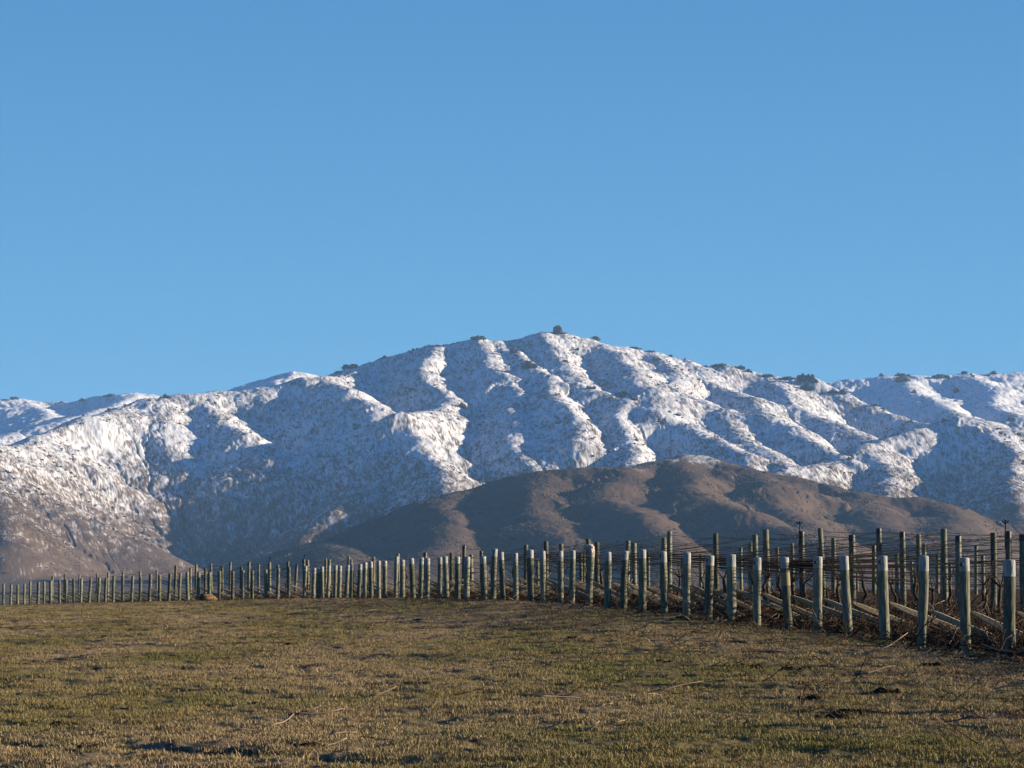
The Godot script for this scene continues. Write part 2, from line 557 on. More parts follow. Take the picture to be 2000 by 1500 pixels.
func edge_at(d: float) -> float:
	# x of the vineyard's edge at a distance
	if d <= edge_x[0][0]:
		return edge_x[0][1] + (edge_x[0][0] - d) * 0.09
	for i in edge_x.size() - 1:
		if d <= edge_x[i + 1][0]:
			return lerpf(edge_x[i][1], edge_x[i + 1][1], (d - edge_x[i][0]) / (edge_x[i + 1][0] - edge_x[i][0]))
	return edge_x[edge_x.size() - 1][1] - (d - edge_x[edge_x.size() - 1][0])

func build_ground() -> void:
	micro = noise_of(41, 2.6, 3)
	lumps = noise_of(42, 0.35, 3)
	edge_x = []
	for e in EDGE:
		edge_x.push_front([e[1], (e[0] - 1000.0) / FPX * e[1] * 1.003])
	var us := []
	for k in 14:
		us.append(-0.27 - pow((14 - k) / 14.0, 2.2) * 5.0)
	for k in 361:
		us.append(-0.27 + 0.54 * k / 360.0)
	for k in 14:
		us.append(0.27 + pow((k + 1) / 14.0, 2.2) * 5.0)
	var ds := [0.3, 2.0, 5.0, 8.0, 10.0]
	var d := 11.0
	while d < 150.0:
		ds.append(d)
		d *= 1.0052
	while d < 14000.0:
		ds.append(d)
		d *= 1.09
	var w := us.size()
	var h := ds.size()
	var verts := PackedVector3Array(); verts.resize(w * h)
	var cols := PackedColorArray(); cols.resize(w * h)
	var norms := PackedVector3Array(); norms.resize(w * h)
	var dry := noise_of(43, 5.0, 4)
	var soil := noise_of(44, 1.3, 4)
	var grain := noise_of(45, 0.14, 3)
	for r in h:
		var dd: float = ds[r]
		for c in w:
			var x: float = us[c] * dd
			verts[r * w + c] = Vector3(x, ground_y(x, dd), -dd)
			var col: Color
			if dd > 220.0:
				var q := dry.get_noise_2d(x * 0.012, dd * 0.012)
				col = Color(0.10, 0.082, 0.05).lerp(Color(0.075, 0.080, 0.040), clampf(q * 1.5 + 0.5, 0.0, 1.0))
			else:
				var a := clampf(dry.get_noise_2d(x, dd * 0.6) * 1.3 + 0.5, 0.0, 1.0)
				col = Color(0.120, 0.097, 0.042).lerp(Color(0.185, 0.135, 0.078), a)
				var b := soil.get_noise_2d(x, dd) + grain.get_noise_2d(x, dd) * 0.5
				var bare := clampf((x - edge_at(dd)) * 0.6 + 0.5 + b, 0.0, 1.0)
				var near := clampf(1.0 - (edge_at(dd) - x) / 5.0, 0.0, 1.0)
				var dirt := clampf((b - 0.22 + near * 0.30) * 3.0, 0.0, 0.9)
				if dd < 22.0 and rut(x, dd) < -0.02:
					dirt = maxf(dirt, 0.75)
				col = col.lerp(Color(0.052, 0.037, 0.026), maxf(bare, dirt))
			cols[r * w + c] = col
	for r in h:
		for c in w:
			var ex := verts[r * w + mini(c + 1, w - 1)] - verts[r * w + maxi(c - 1, 0)]
			var ez := verts[mini(r + 1, h - 1) * w + c] - verts[maxi(r - 1, 0) * w + c]
			var n := ex.cross(ez).normalized()
			norms[r * w + c] = n if n.y > 0.0 else -n
	var idx := PackedInt32Array(); idx.resize((w - 1) * (h - 1) * 6)
	var j := 0
	for r in h - 1:
		for c in w - 1:
			var k := r * w + c
			idx[j] = k; idx[j + 1] = k + w; idx[j + 2] = k + 1
			idx[j + 3] = k + 1; idx[j + 4] = k + w; idx[j + 5] = k + w + 1
			j += 6
	var arr := []
	arr.resize(Mesh.ARRAY_MAX)
	arr[Mesh.ARRAY_VERTEX] = verts
	arr[Mesh.ARRAY_NORMAL] = norms
	arr[Mesh.ARRAY_COLOR] = cols
	arr[Mesh.ARRAY_INDEX] = idx
	var am := ArrayMesh.new()
	am.add_surface_from_arrays(Mesh.PRIMITIVE_TRIANGLES, arr)
	var mat := StandardMaterial3D.new()
	mat.vertex_color_use_as_albedo = true
	mat.roughness = 1.0
	mat.metallic_specular = 0.1
	am.surface_set_material(0, mat)
	var mi := MeshInstance3D.new()
	mi.name = "ground"
	mi.mesh = am
	mi.set_meta("kind", "structure")
	mi.set_meta("label", "grazed field and plain falling away behind the vineyard")
	add_child(mi)

# ------------------------------------------------------------------ grass and litter
func tuft(seed_value: int, blades: int, height: float, spread: float, width: float) -> ArrayMesh:
	var rng := RandomNumberGenerator.new()
	rng.seed = seed_value
	var st := begin()
	for b in blades:
		var o := Vector3(rng.randfn() * spread, 0, rng.randfn() * spread)
		var a := rng.randf() * TAU
		var lean := Vector3(cos(a), 0, sin(a)) * height * rng.randf_range(0.15, 1.1)
		var hh := height * rng.randf_range(0.45, 1.0)
		var side := Vector3(-sin(a), 0, cos(a)).rotated(Vector3.UP, rng.randf_range(-1.0, 1.0)) * width * rng.randf_range(0.6, 1.2)
		var m := o + lean * 0.4 + Vector3(0, hh * 0.65, 0)
		var t := o + lean + Vector3(0, hh, 0)
		var g := rng.randf_range(0.75, 1.2)
		var col := Color(g, g * rng.randf_range(0.94, 1.03), g * 0.95)
		o.y = -0.01
		for v in [o - side, m - side * 0.7, o + side, o + side, m - side * 0.7, m + side * 0.7, m - side * 0.7, t, m + side * 0.7]:
			st.set_color(col)
			st.add_vertex(v)
	return done(st)

func scatter(called: String, label: String, category: String, mesh: Mesh, mat: Material, places: Array, colours: Array) -> void:
	var mm := MultiMesh.new()
	mm.transform_format = MultiMesh.TRANSFORM_3D
	mm.use_colors = true
	mm.mesh = mesh
	mm.instance_count = places.size()
	for i in places.size():
		mm.set_instance_transform(i, places[i])
		mm.set_instance_color(i, colours[i])
	var o := MultiMeshInstance3D.new()
	o.name = numbered(called)
	o.multimesh = mm
	o.material_override = mat
	tag(o, label, category, "", "stuff")
	add_child(o)

func leaf_material() -> StandardMaterial3D:
	var m := StandardMaterial3D.new()
	m.vertex_color_use_as_albedo = true
	m.cull_mode = BaseMaterial3D.CULL_DISABLED
	m.roughness = 0.8
	m.metallic_specular = 0.25
	m.backlight_enabled = true
	m.backlight = Color(0.35, 0.35, 0.25)
	return m

func build_grass() -> void:
	var rng := RandomNumberGenerator.new()
	rng.seed = 77
	var dry := noise_of(43, 5.0, 4)
	var clump := noise_of(46, 0.8, 3)
	var lush := noise_of(47, 3.2, 3)
	var soil := noise_of(44, 1.3, 4)
	var mat := leaf_material()
	var kinds := [tuft(1, 14, 0.022, 0.035, 0.0024), tuft(2, 12, 0.033, 0.028, 0.0022), tuft(3, 16, 0.015, 0.05, 0.0028)]
	var places := [[], [], []]
	var colours := [[], [], []]
	var dmin := log(12.4)
	var dmax := log(135.0)
	for i in 300000:
		var d := exp(lerpf(dmin, dmax, pow(rng.randf(), 0.92)))
		var x := rng.randf_range(-0.27, 0.27) * d
		if x > edge_at(d) + 0.25:
			continue
		var c := clump.get_noise_2d(x, d)
		if c < -0.18 and rng.randf() < 0.8:
			continue
		var bare := soil.get_noise_2d(x, d) + 0.33 * clampf(1.0 - (edge_at(d) - x) / 5.5, 0.0, 1.0)
		if bare > 0.24 and rng.randf() < 0.8:
			continue
		var dr := clampf(dry.get_noise_2d(x, d * 0.6) * 1.0 + 0.42 + rng.randfn() * 0.22, 0.0, 1.0)
		var gr := clampf(lush.get_noise_2d(x, d) * 1.4 + 0.15, 0.0, 1.0)
		if d < 22.0 and rut(x, d) < -0.025:
			if rng.randf() < 0.6:
				continue
			dr *= 0.2
			gr = 1.0
		if d < 15.2 - (x + 3.0) * 0.35 and x < -0.8:
			dr = clampf(dr + 0.45, 0.0, 1.0)
		var k := rng.randi() % 3
		var sc := rng.randf_range(0.65, 1.3) * (1.0 + 0.7 * c)
		if rng.randf() < 0.012:
			sc *= 1.7
		var b := Basis(Vector3.UP, rng.randf() * TAU).scaled(Vector3(sc, sc * rng.randf_range(0.7, 1.25), sc))
		places[k].append(Transform3D(b, Vector3(x, ground_y(x, d), -d)))
		var col := Color(0.205, 0.165, 0.064).lerp(Color(0.150, 0.145, 0.047), gr).lerp(Color(0.335, 0.245, 0.140), dr)
		colours[k].append(col)
	scatter("short_grass", "short grazed olive grass across the open field", "grass", kinds[0], mat, places[0], colours[0])
	scatter("grass_tufts", "taller dry grass tufts across the open field", "grass", kinds[1], mat, places[1], colours[1])
	scatter("ground_cover", "flat low grass cover between tufts on the field", "grass", kinds[2], mat, places[2], colours[2])

func twig_mesh(seed_value: int, length: float, radius: float, bend: float, forks: int) -> ArrayMesh:
	var rng := RandomNumberGenerator.new()
	rng.seed = seed_value
	var st := begin()
	var pts := []
	var rad := []
	var p := Vector3(-length * 0.5, 0, 0)
	var dir := Vector3(1, 0.1, 0)
	for i in 5:
		pts.append(p)
		rad.append(radius * (1.0 - 0.14 * i))
		dir = (dir + Vector3(0, rng.randf_range(-0.5, 0.5), rng.randf_range(-1, 1)) * bend).normalized()
		p += dir * length / 4.0
	add_tube(st, pts, rad, 4)
	for f in forks:
		var o: Vector3 = pts[1 + f % 3]
		var d2 := Vector3(rng.randf_range(0.2, 1), rng.randf_range(0.0, 0.8), rng.randf_range(-1, 1)).normalized()
		var m := o + d2 * length * 0.16
		add_tube(st, [o, m, m + (d2 + Vector3(0.3, 0.1, 0)).normalized() * length * 0.16], [radius * 0.6, radius * 0.5, radius * 0.35], 3)
	return done(st)

func build_prunings() -> void:
	var rng := RandomNumberGenerator.new()
	rng.seed = 91
	var mat := StandardMaterial3D.new()
	mat.vertex_color_use_as_albedo = true
	mat.roughness = 0.95
	mat.metallic_specular = 0.1
	var kinds := [twig_mesh(5, 0.75, 0.0085, 0.5, 2), twig_mesh(6, 0.5, 0.007, 0.7, 3), twig_mesh(7, 1.0, 0.009, 0.35, 3)]
	var heap := noise_of(51, 2.2, 3)
	var places := [[], [], []]
	var colours := [[], [], []]
	for i in 14000:
		var d := exp(lerpf(log(25.0), log(135.0), pow(rng.randf(), 1.35)))
		var off := absf(rng.randfn()) * 2.2 * (d / 45.0 + 0.3) + 0.12 - (0.7 if rng.randf() < 0.08 else 0.0)
		var x := edge_at(d) + off
		if x / d > 0.29:
			continue
		var pile := clampf(heap.get_noise_2d(x, d) * 1.3 + 0.45, 0.05, 1.0)
		var top := 0.11 * pile * clampf(off * 0.6, 0.1, 1.0) * rng.randf()
		var b := Basis(Vector3.UP, rng.randf() * TAU) * Basis(Vector3.FORWARD, rng.randfn() * 0.25) * Basis(Vector3.RIGHT, rng.randf() * TAU)
		var k := rng.randi() % 3
		places[k].append(Transform3D(b.scaled_local(Vector3.ONE * rng.randf_range(0.5, 1.25)), Vector3(x, ground_y(x, d) + top, -d)))
		var g := rng.randf()
		var col := Color(0.018, 0.013, 0.010).lerp(Color(0.080, 0.056, 0.040), g * g)
		if rng.randf() < 0.06:
			col = Color(0.24, 0.18, 0.125)
		colours[k].append(col)
	# loose bits dragged out onto the field
	for i in 5200:
		var d := exp(lerpf(log(14.0), log(80.0), rng.randf()))
		var x := edge_at(d) - absf(rng.randfn()) * 2.6 * (0.5 + d / 40.0)
		if absf(x / d) > 0.27 or heap.get_noise_2d(x * 0.9 + 40.0, d * 0.9) < 0.02:
			continue
		var b := Basis(Vector3.UP, rng.randf() * TAU) * Basis(Vector3.RIGHT, rng.randf() * TAU)
		places[1].append(Transform3D(b.scaled_local(Vector3.ONE * rng.randf_range(0.25, 0.8)), Vector3(x, ground_y(x, d) + 0.03, -d)))
		var g := rng.randf()
		colours[1].append(Color(0.035, 0.024, 0.018).lerp(Color(0.15, 0.10, 0.065), g * g))
	scatter("vine_prunings", "brown vine prunings heaped along the row ends", "prunings", kinds[0], mat, places[0], colours[0])
	scatter("short_prunings", "short broken prunings strewn among posts and grass", "prunings", kinds[1], mat, places[1], colours[1])
	scatter("long_prunings", "long thin cut canes lying between the rows", "prunings", kinds[2], mat, places[2], colours[2])

# ------------------------------------------------------------------ posts
# photo measurements: column, top row of each end post
const END_POSTS := [[7, 1140], [21, 1142], [35, 1142.5], [47.5, 1140.5], [59, 1136], [74, 1137], [86.5, 1136], [99, 1134.5], [117, 1134], [129.5, 1132.5], [144.5, 1131], [158, 1130], [174, 1129], [192.5, 1128], [205.5, 1129], [221, 1125], [240, 1125], [257, 1125.5], [274, 1127.5], [292, 1122], [311.5, 1123], [329.5, 1120.5], [350, 1120.5], [367, 1118], [387, 1117.5], [409, 1118], [428.5, 1116], [454, 1116], [474, 1115], [493, 1115], [519, 1113], [542, 1111], [564, 1108], [594, 1106], [612, 1110], [622, 1110], [630, 1107.5], [640, 1105.5], [654, 1104.5], [662.5, 1105.5], [676, 1104.5], [686, 1102.5], [701, 1102.5], [712.5, 1099], [725, 1097.5], [740, 1096], [752, 1096], [772.5, 1087.5], [786, 1094], [807.5, 1091], [822, 1090], [835, 1091], [859, 1089], [872.5, 1087.5], [894, 1088], [911, 1088], [945.5, 1087], [962.5, 1073], [982, 1079], [1007.5, 1081], [1037.5, 1075], [1062, 1077], [1095, 1077.5], [1117, 1076], [1150, 1072], [1187, 1079], [1217, 1077], [1255, 1074.5], [1297.5, 1078], [1341, 1080], [1382, 1086], [1429, 1084], [1478, 1090], [1540, 1089.7], [1596.5, 1088.4], [1655.5, 1087], [1727, 1087], [1800, 1087], [1885.6, 1091], [1969.3, 1095]]
# column, top row of the taller line posts behind
const LINE_POSTS := [[102.5, 1126], [126, 1122], [154, 1122], [189, 1121], [211, 1119], [240, 1117], [274, 1115.5], [306.5, 1114], [342, 1105], [372, 1110], [383, 1103], [401, 1109], [414, 1101], [435, 1105], [449.5, 1099], [471, 1107], [486, 1098], [505.5, 1103], [527, 1099], [544.5, 1104], [562.5, 1097], [576, 1102], [594.5, 1093], [602, 1094.5], [636, 1092], [643, 1094], [680, 1089], [686, 1093], [729, 1088], [779, 1082], [831, 1080], [882, 1080], [905, 1066], [921, 1084], [941, 1077], [1027, 1065], [1067, 1058], [1096, 1063], [1151, 1054], [1166, 1060], [1224, 1057], [1239, 1062], [1297, 1052], [1307, 1039], [1399, 1043], [1475, 1045], [1498, 1035], [1566, 1039], [1608, 1033], [1664, 1046], [1717, 1033], [1763, 1040], [1794, 1045], [1844, 1034], [1870, 1048], [1939, 1042], [1968, 1039], [1997, 1045]]
# farther line posts seen between the rows: column, top row, distance
const FAR_POSTS := [[1447, 1070, 74], [1464, 1061, 68], [1519, 1070, 72], [1548, 1062, 68], [1598, 1071, 74], [1627, 1052, 66], [1628, 1085, 82], [1674, 1118, 88], [1706, 1066, 70], [1751, 1082, 78], [1781, 1098, 84], [1806, 1062, 68], [1830, 1083, 78], [1855, 1100, 84], [1905, 1065, 70], [1920, 1086, 80], [1140, 1083, 82], [1334, 1090, 84], [1266, 1080, 80], [1050, 1094, 84], [980, 1092, 86], [1135, 1082, 80], [1368, 1084, 78]]

var post_mats := []
var paint: StandardMaterial3D
var black_plastic: StandardMaterial3D
var wire_mat: StandardMaterial3D
var brace_mats := []
var shafts := []
var bands := []

func shaft_mesh(seed_value: int, r: float, y0: float, y1: float, grow: float, crown: bool) -> ArrayMesh:
	# a peeled round post between two heights (fractions of its length 1 m)
	var rng := RandomNumberGenerator.new()
	rng.seed = seed_value
	var sides := 14
	var knob := []
	for s in sides:
		knob.append(1.0 + rng.randf_range(-0.035, 0.035))
	var st := begin()
	var rows := []
	var n := 7
	for i in n + 1:
		var f := lerpf(y0, y1, float(i) / n)
		rows.append([f, (r * (1.04 - 0.08 * f) + grow) * (1.0 + 0.012 * sin(f * 9.0 + seed_value))])
	if crown:
		rows.append([y1 + 0.006, rows[n][1] * 0.93])
		rows.append([y1 + 0.010, rows[n][1] * 0.80])
	var rings := []
	for row in rows:
		var ring := []
		var sway := 0.004 * sin(row[0] * 6.0 + seed_value * 1.7)
		for s in sides:
			var a := TAU * s / sides
			ring.append(Vector3(cos(a) * row[1] * knob[s] + sway, row[0], sin(a) * row[1] * knob[s]))
		rings.append(ring)
	for i in rings.size() - 1:
		for s in sides:
			var s2 := (s + 1) % sides
			for v in [rings[i][s], rings[i][s2], rings[i + 1][s], rings[i][s2], rings[i + 1][s2], rings[i + 1][s]]:
				st.add_vertex(v)
	var top: Array = rings[rings.size() - 1]
	var mid := Vector3(0, rows[rows.size() - 1][0] + 0.003, 0)
	for s in sides:
		for v in [mid, top[s], top[(s + 1) % sides]]:
			st.add_vertex(v)
	return done(st)

func brace_mesh(len: float) -> ArrayMesh:
	# squared timber along +x, its upper end cut to a slanting tip
	var st := begin(false)
	var a := 0.042
	var c := 0.008
	var prof := [[-a, -a + c], [-a, a - c], [-a + c, a], [a - c, a], [a, a - c], [a, -a + c], [a - c, -a], [-a + c, -a]]
	var stations := [[0.0, 0.45, 0.018], [0.16, 0.85, 0.010], [0.34, 1.0, 0.0], [len, 1.0, 0.0]]
	var rings := []
	for s in stations:
		var ring := []
		for p in prof:
			ring.append(Vector3(s[0], p[1] * s[1] + s[2], p[0]))
		rings.append(ring)
	for i in rings.size() - 1:
		for s in 8:
			var s2 := (s + 1) % 8
			for v in [rings[i][s], rings[i + 1][s], rings[i][s2], rings[i][s2], rings[i + 1][s], rings[i + 1][s2]]:
				st.add_vertex(v)
	for e in [0, 3]:
		for s in range(1, 7):
			var tri := [rings[e][0], rings[e][s], rings[e][s + 1]] if e == 0 else [rings[e][0], rings[e][s + 1], rings[e][s]]
			for v in tri:
				st.add_vertex(v)
	return done(st)

func bevel_box(size: Vector3, c: float) -> ArrayMesh:
	var st := begin(false)
	var h := size * 0.5
	var ring := func(y: float, k: float) -> Array:
		var x := h.x - k
		var z := h.z - k
		return [Vector3(-x, y, -z + c), Vector3(-x + c, y, -z), Vector3(x - c, y, -z), Vector3(x, y, -z + c), Vector3(x, y, z - c), Vector3(x - c, y, z), Vector3(-x + c, y, z), Vector3(-x, y, z - c)]
	var rings: Array = [ring.call(-h.y, c), ring.call(-h.y + c, 0.0), ring.call(h.y - c, 0.0), ring.call(h.y, c)]
	for i in 3:
		for s in 8:
			var s2 := (s + 1) % 8
			for v in [rings[i][s], rings[i][s2], rings[i + 1][s], rings[i][s2], rings[i + 1][s2], rings[i + 1][s]]:
				st.add_vertex(v)
	for s in range(1, 7):
		for v in [rings[3][0], rings[3][s + 1], rings[3][s]]:
			st.add_vertex(v)
		for v in [rings[0][0], rings[0][s], rings[0][s + 1]]:
			st.add_vertex(v)
	return done(st)

func build_posts() -> void:
	var rng := RandomNumberGenerator.new()
	rng.seed = 5
	for k in 4:
		post_mats.append(wood_material(60 + k * 3, Color(0.055, 0.058, 0.042), Color(0.135, 0.135, 0.096) * (0.70 + 0.18 * k), Color(0.32, 0.29, 0.205), 0.45))
	paint = wood_material(80, Color(0.17, 0.17, 0.155), Color(0.29, 0.29, 0.27), Color(0.42, 0.41, 0.38), 0.6)
	black_plastic = plain(Color(0.012, 0.012, 0.013), 0.5)
	wire_mat = plain(Color(0.010, 0.010, 0.011), 0.9)
	wire_mat.metallic_specular = 0.1
	for k in 3:
		brace_mats.append(wood_material(84 + k * 3, Color(0.12, 0.10, 0.07), Color(0.31, 0.245, 0.155) * (0.8 + 0.2 * k), Color(0.46, 0.38, 0.25), 3.0))
	for k in 5:
		shafts.append(shaft_mesh(100 + k, 0.074, -0.06, 1.0, 0.0, true))
		bands.append(shaft_mesh(100 + k, 0.074, 0.0, 1.0, 0.0025, true))
	var tag_box := bevel_box(Vector3(0.045, 0.05, 0.02), 0.005)
	var n := 0
	var list := []
	for e in END_POSTS:
		list.append([e[0], e[1], table(EDGE, e[0]), true])
	# posts of the rows that go on beyond the frame, whose shadows reach into it
	for k in 6:
		list.append([0, 0, 26.6 - k * 1.75, false])
	for e in list:
		var d: float = e[2] + rng.randf_range(-0.12, 0.12)
		var p: Vector3
		var hgt := 1.2
		if e[3]:
			p = at(e[0], 1150, d)
			p.y = ground_y(p.x, d)
			hgt = at(e[0], e[1], d).y - p.y
		else:
			p = Vector3(edge_at(d), 0, -d)
			p.y = ground_y(p.x, d)
		var white: bool = e[0] > 575 or not e[3]
		var lab := ("round weathered end post with white painted top and black wire clip" if e[0] > 1090 and n % 2 == 0 else "round weathered end post with plain white painted top and slanting brace") if white else "plain pale weathered end post with slanting brace at far vineyard edge"
		if e[0] == 962.5:
			lab = "end post with white painted top standing head and shoulders above neighbouring end posts"
		elif e[0] == 1150:
			lab = "end post with white painted top carrying a cloth bundle"
		elif e[0] == 1540:
			lab = "end post with white painted top and yellow stain on its sunny side"
		var o := thing("vineyard_end_post", lab, "post", p, "end posts along the vineyard edge")
		o.rotation = Vector3(rng.randfn() * 0.02, 0, rng.randfn() * 0.026)
		var v := rng.randi() % 5
		var fat := rng.randf_range(0.88, 1.16)
		var spin := Basis(Vector3.UP, rng.randf() * TAU)
		part(o, "shaft", shafts[v], post_mats[rng.randi() % 4], Transform3D(spin.scaled(Vector3(fat, hgt - (0.004 if white else 0.0), fat)), Vector3.ZERO))
		if white:
			var bl := rng.randf_range(0.165, 0.205)
			var bm := shaft_mesh(100 + v, 0.074, 1.0 - bl / hgt, 1.0, 0.0028, true)
			part(o, "white_paint_band", bm, paint, Transform3D(spin.scaled(Vector3(fat, hgt, fat)), Vector3.ZERO))
			if e[0] > 1090 and n % 2 == 0:
				part(o, "wire_clip", tag_box, black_plastic, Transform3D(Basis(Vector3.UP, -0.5), Vector3(-0.045, hgt - 0.075, 0.068)))
		# the brace leans from the post down into its row
		var lat := rng.randf_range(1.3, 1.55)
		var foot := Vector3(lat, 0, -rng.randf_range(0.05, 0.3))
		var dir := foot.normalized()
		foot.y = ground_y(p.x + foot.x, d - foot.z) - p.y - 0.03
		var head := dir * 0.085 + Vector3(0, 0.52 + rng.randf_range(-0.04, 0.04), 0)
		var ax := (foot - head).normalized()
		var az := ax.cross(Vector3.UP).normalized()
		var ay := az.cross(ax).normalized()
		part(o, "brace", brace_mesh(head.distance_to(foot) + 0.05), brace_mats[0 if rng.randf() < 0.55 else rng.randi() % 3], Transform3D(Basis(ax, ay, az), head))
		if e[0] == 1540:
			var stain := plain(Color(0.20, 0.155, 0.075), 0.9)
			part(o, "stain", shaft_mesh(100 + v, 0.074, 0.62, 0.80, 0.0018, false), stain, Transform3D(spin.scaled(Vector3(fat, hgt, fat)), Vector3.ZERO))
		n += 1
	# the taller line posts, and the wires strung from the end posts along each row
	for e in LINE_POSTS:
		var d := table(LINE, e[0]) + rng.randf_range(-0.8, 0.8)
		line_post(at(e[0], e[1], d), d, rng)
	for e in FAR_POSTS:
		line_post(at(e[0], e[1], e[2]), e[2], rng)

func line_post(top: Vector3, d: float, rng: RandomNumberGenerator) -> void:
	var p := top
	p.y = ground_y(top.x, d)
	var hgt := top.y - p.y
	var capped := rng.randf() < 0.35
	var lab := "tall slim line post with black capped top among the trellis wires" if capped else "tall slim bare topped line post among the trellis wires"
	if d > 64.0 and top.x > 0.0:
		lab = "thin distant line post deep among the trellis wires"
	var o := thing("vineyard_line_post", lab, "post", p, "line posts inside the vineyard")
	var fat := rng.randf_range(0.74, 0.96)
	o.rotation = Vector3(rng.randfn() * 0.012, 0, rng.randfn() * 0.014)
	part(o, "shaft", shafts[rng.randi() % 5], post_mats[rng.randi() % 4], Transform3D(Basis(Vector3.UP, rng.randf() * TAU).scaled(Vector3(fat, hgt, fat)), Vector3.ZERO))
	if capped:
		part(o, "post_cap", shaft_mesh(7, 0.074, 0.93, 1.0, 0.003, true), black_plastic, Transform3D(Basis.IDENTITY.scaled(Vector3(fat, hgt, fat)), Vector3.ZERO))

func build_wires() -> void:
	var rng := RandomNumberGenerator.new()
	rng.seed = 15
	for k in LINE_POSTS.size():
		var e: Array = LINE_POSTS[k]
		var d := table(LINE, e[0])
		var t := at(e[0], e[1], d)
		var shift := maxf(55.0, 0.375 * e[0] - 303.0)
		# the end post that starts this row
		var best: Array = END_POSTS[0]
		for q in END_POSTS:
			if absf(q[0] - (e[0] - shift)) < absf(best[0] - (e[0] - shift)):
				best = q
		var ed := table(EDGE, best[0])
		var a := at(best[0], best[1], ed)
		var run := t - a
		run.y = 0.0
		var tg := ground_y(t.x, -t.z)
		var tall := t.y - tg
		var ends := [a, t]
		for s in [0.9]:
			var q: Vector3 = t + run * s
			q.y = ground_y(q.x, -q.z) + tall
			ends.append(q)
		var o := thing("trellis_wire_run", "dark trellis wires strung from an end post along a vine row", "wire", Vector3(a.x, ground_y(a.x, ed), -ed), "trellis wires over the vine rows")
		var base := o.position
		var count := 5 if e[0] > 900 else 3
		for w in count:
			var f := float(w) / (count - 1)
			var st := begin()
			var pts := []
			var rad := []
			for i in ends.size() - 1:
				var p0: Vector3 = ends[i]
				var p1: Vector3 = ends[i + 1]
				var off0 := -0.08 - 0.10 * f if i == 0 else -0.06 - 0.95 * f
				var off1 := -0.06 - 0.95 * f
				var sag := rng.randf_range(0.02, 0.07)
				for s in 5:
					if s == 4 and i < ends.size() - 2:
						continue
					var u := s / 4.0
					var q := p0.lerp(p1, u) + Vector3(0, lerpf(off0, off1, u) - sag * 4.0 * u * (1.0 - u), 0)
					pts.append(q - base)
					rad.append(0.009 if w == 2 else 0.0058)
			add_tube(st, pts, rad, 4)
			part(o, "wire", done(st), wire_mat)

func build_vines() -> void:
	var rng := RandomNumberGenerator.new()
	rng.seed = 25
	var bark := wood_material(95, Color(0.025, 0.018, 0.013), Color(0.060, 0.042, 0.030), Color(0.12, 0.085, 0.06), 0.6)
	var kinds := []
	for k in 5:
		var tr := begin()
		var p := Vector3(0, -0.05, 0)
		var pts := []
		var rad := []
		for i in 6:
			pts.append(p)
			rad.append(0.042 - 0.003 * i)
			p += Vector3(rng.randfn() * 0.035, 0.13, rng.randfn() * 0.035)
		add_tube(tr, pts, rad, 6)
		var head: Vector3 = pts[5]
		var canes := []
		for c in rng.randi_range(3, 6):
			var cs := begin()
			var cp := []
			var cr := []
			var q := head
			var dir := Vector3(rng.randf_range(-1, 1), rng.randf_range(0.3, 1.4), rng.randf_range(-0.6, 0.6)).normalized()
			for i in 5:
				cp.append(q)
				cr.append(0.012 - 0.002 * i)
				dir = (dir + Vector3(rng.randfn(), 0.5, rng.randfn()) * 0.25).normalized()
				q += dir * rng.randf_range(0.08, 0.15)
			add_tube(cs, cp, cr, 5)
			canes.append(done(cs))
		kinds.append([done(tr), canes])
	for i in 54:
		var px: float = lerpf(480.0, 1985.0, (i + rng.randf()) / 54.0)
		var d := table(EDGE, px) + rng.randf_range(4.0, 16.0)
		var p := at(px, 1150, d)
		p.y = ground_y(p.x, d)
		var o := thing("grape_vine", "leafless dark grape vine with upright canes beneath the wires", "vine", p, "pruned vines in the rows")
		o.rotation.y = rng.randf() * TAU
		o.scale = Vector3.ONE * rng.randf_range(0.75, 1.15)
		var kd: Array = kinds[rng.randi() % 5]
		part(o, "trunk", kd[0], bark)
		for c in kd[1]:
			part(o, "cane", c, bark)

# ------------------------------------------------------------------ single things
func lump_mesh(seed_value: int, size: Vector3, rough: float, period: float, boxy: float, rows := 10, sides := 16) -> ArrayMesh:
	var n := noise_of(seed_value, period, 3)
	var st := begin()
	var grid := []
	for r in rows + 1:
		var ring := []
		var th := PI * r / rows
		for s in sides:
			var ph := TAU * s / sides
			var v := Vector3(sin(th) * cos(ph), cos(th), sin(th) * sin(ph))
			var m := maxf(absf(v.x), maxf(absf(v.y), absf(v.z)))
			v = v.lerp(v / m * 0.8, boxy)
			v *= 1.0 + n.get_noise_3d(v.x + seed_value, v.y, v.z) * rough
			ring.append(v * size)
		grid.append(ring)
	for r in rows:
		for s in sides:
			var s2 := (s + 1) % sides
			var tris := []
			if r > 0:
				tris.append_array([grid[r][s], grid[r + 1][s], grid[r][s2]])
			if r < rows - 1:
				tris.append_array([grid[r][s2], grid[r + 1][s], grid[r + 1][s2]])
			for v in tris:
				st.add_vertex(v)
	return done(st)

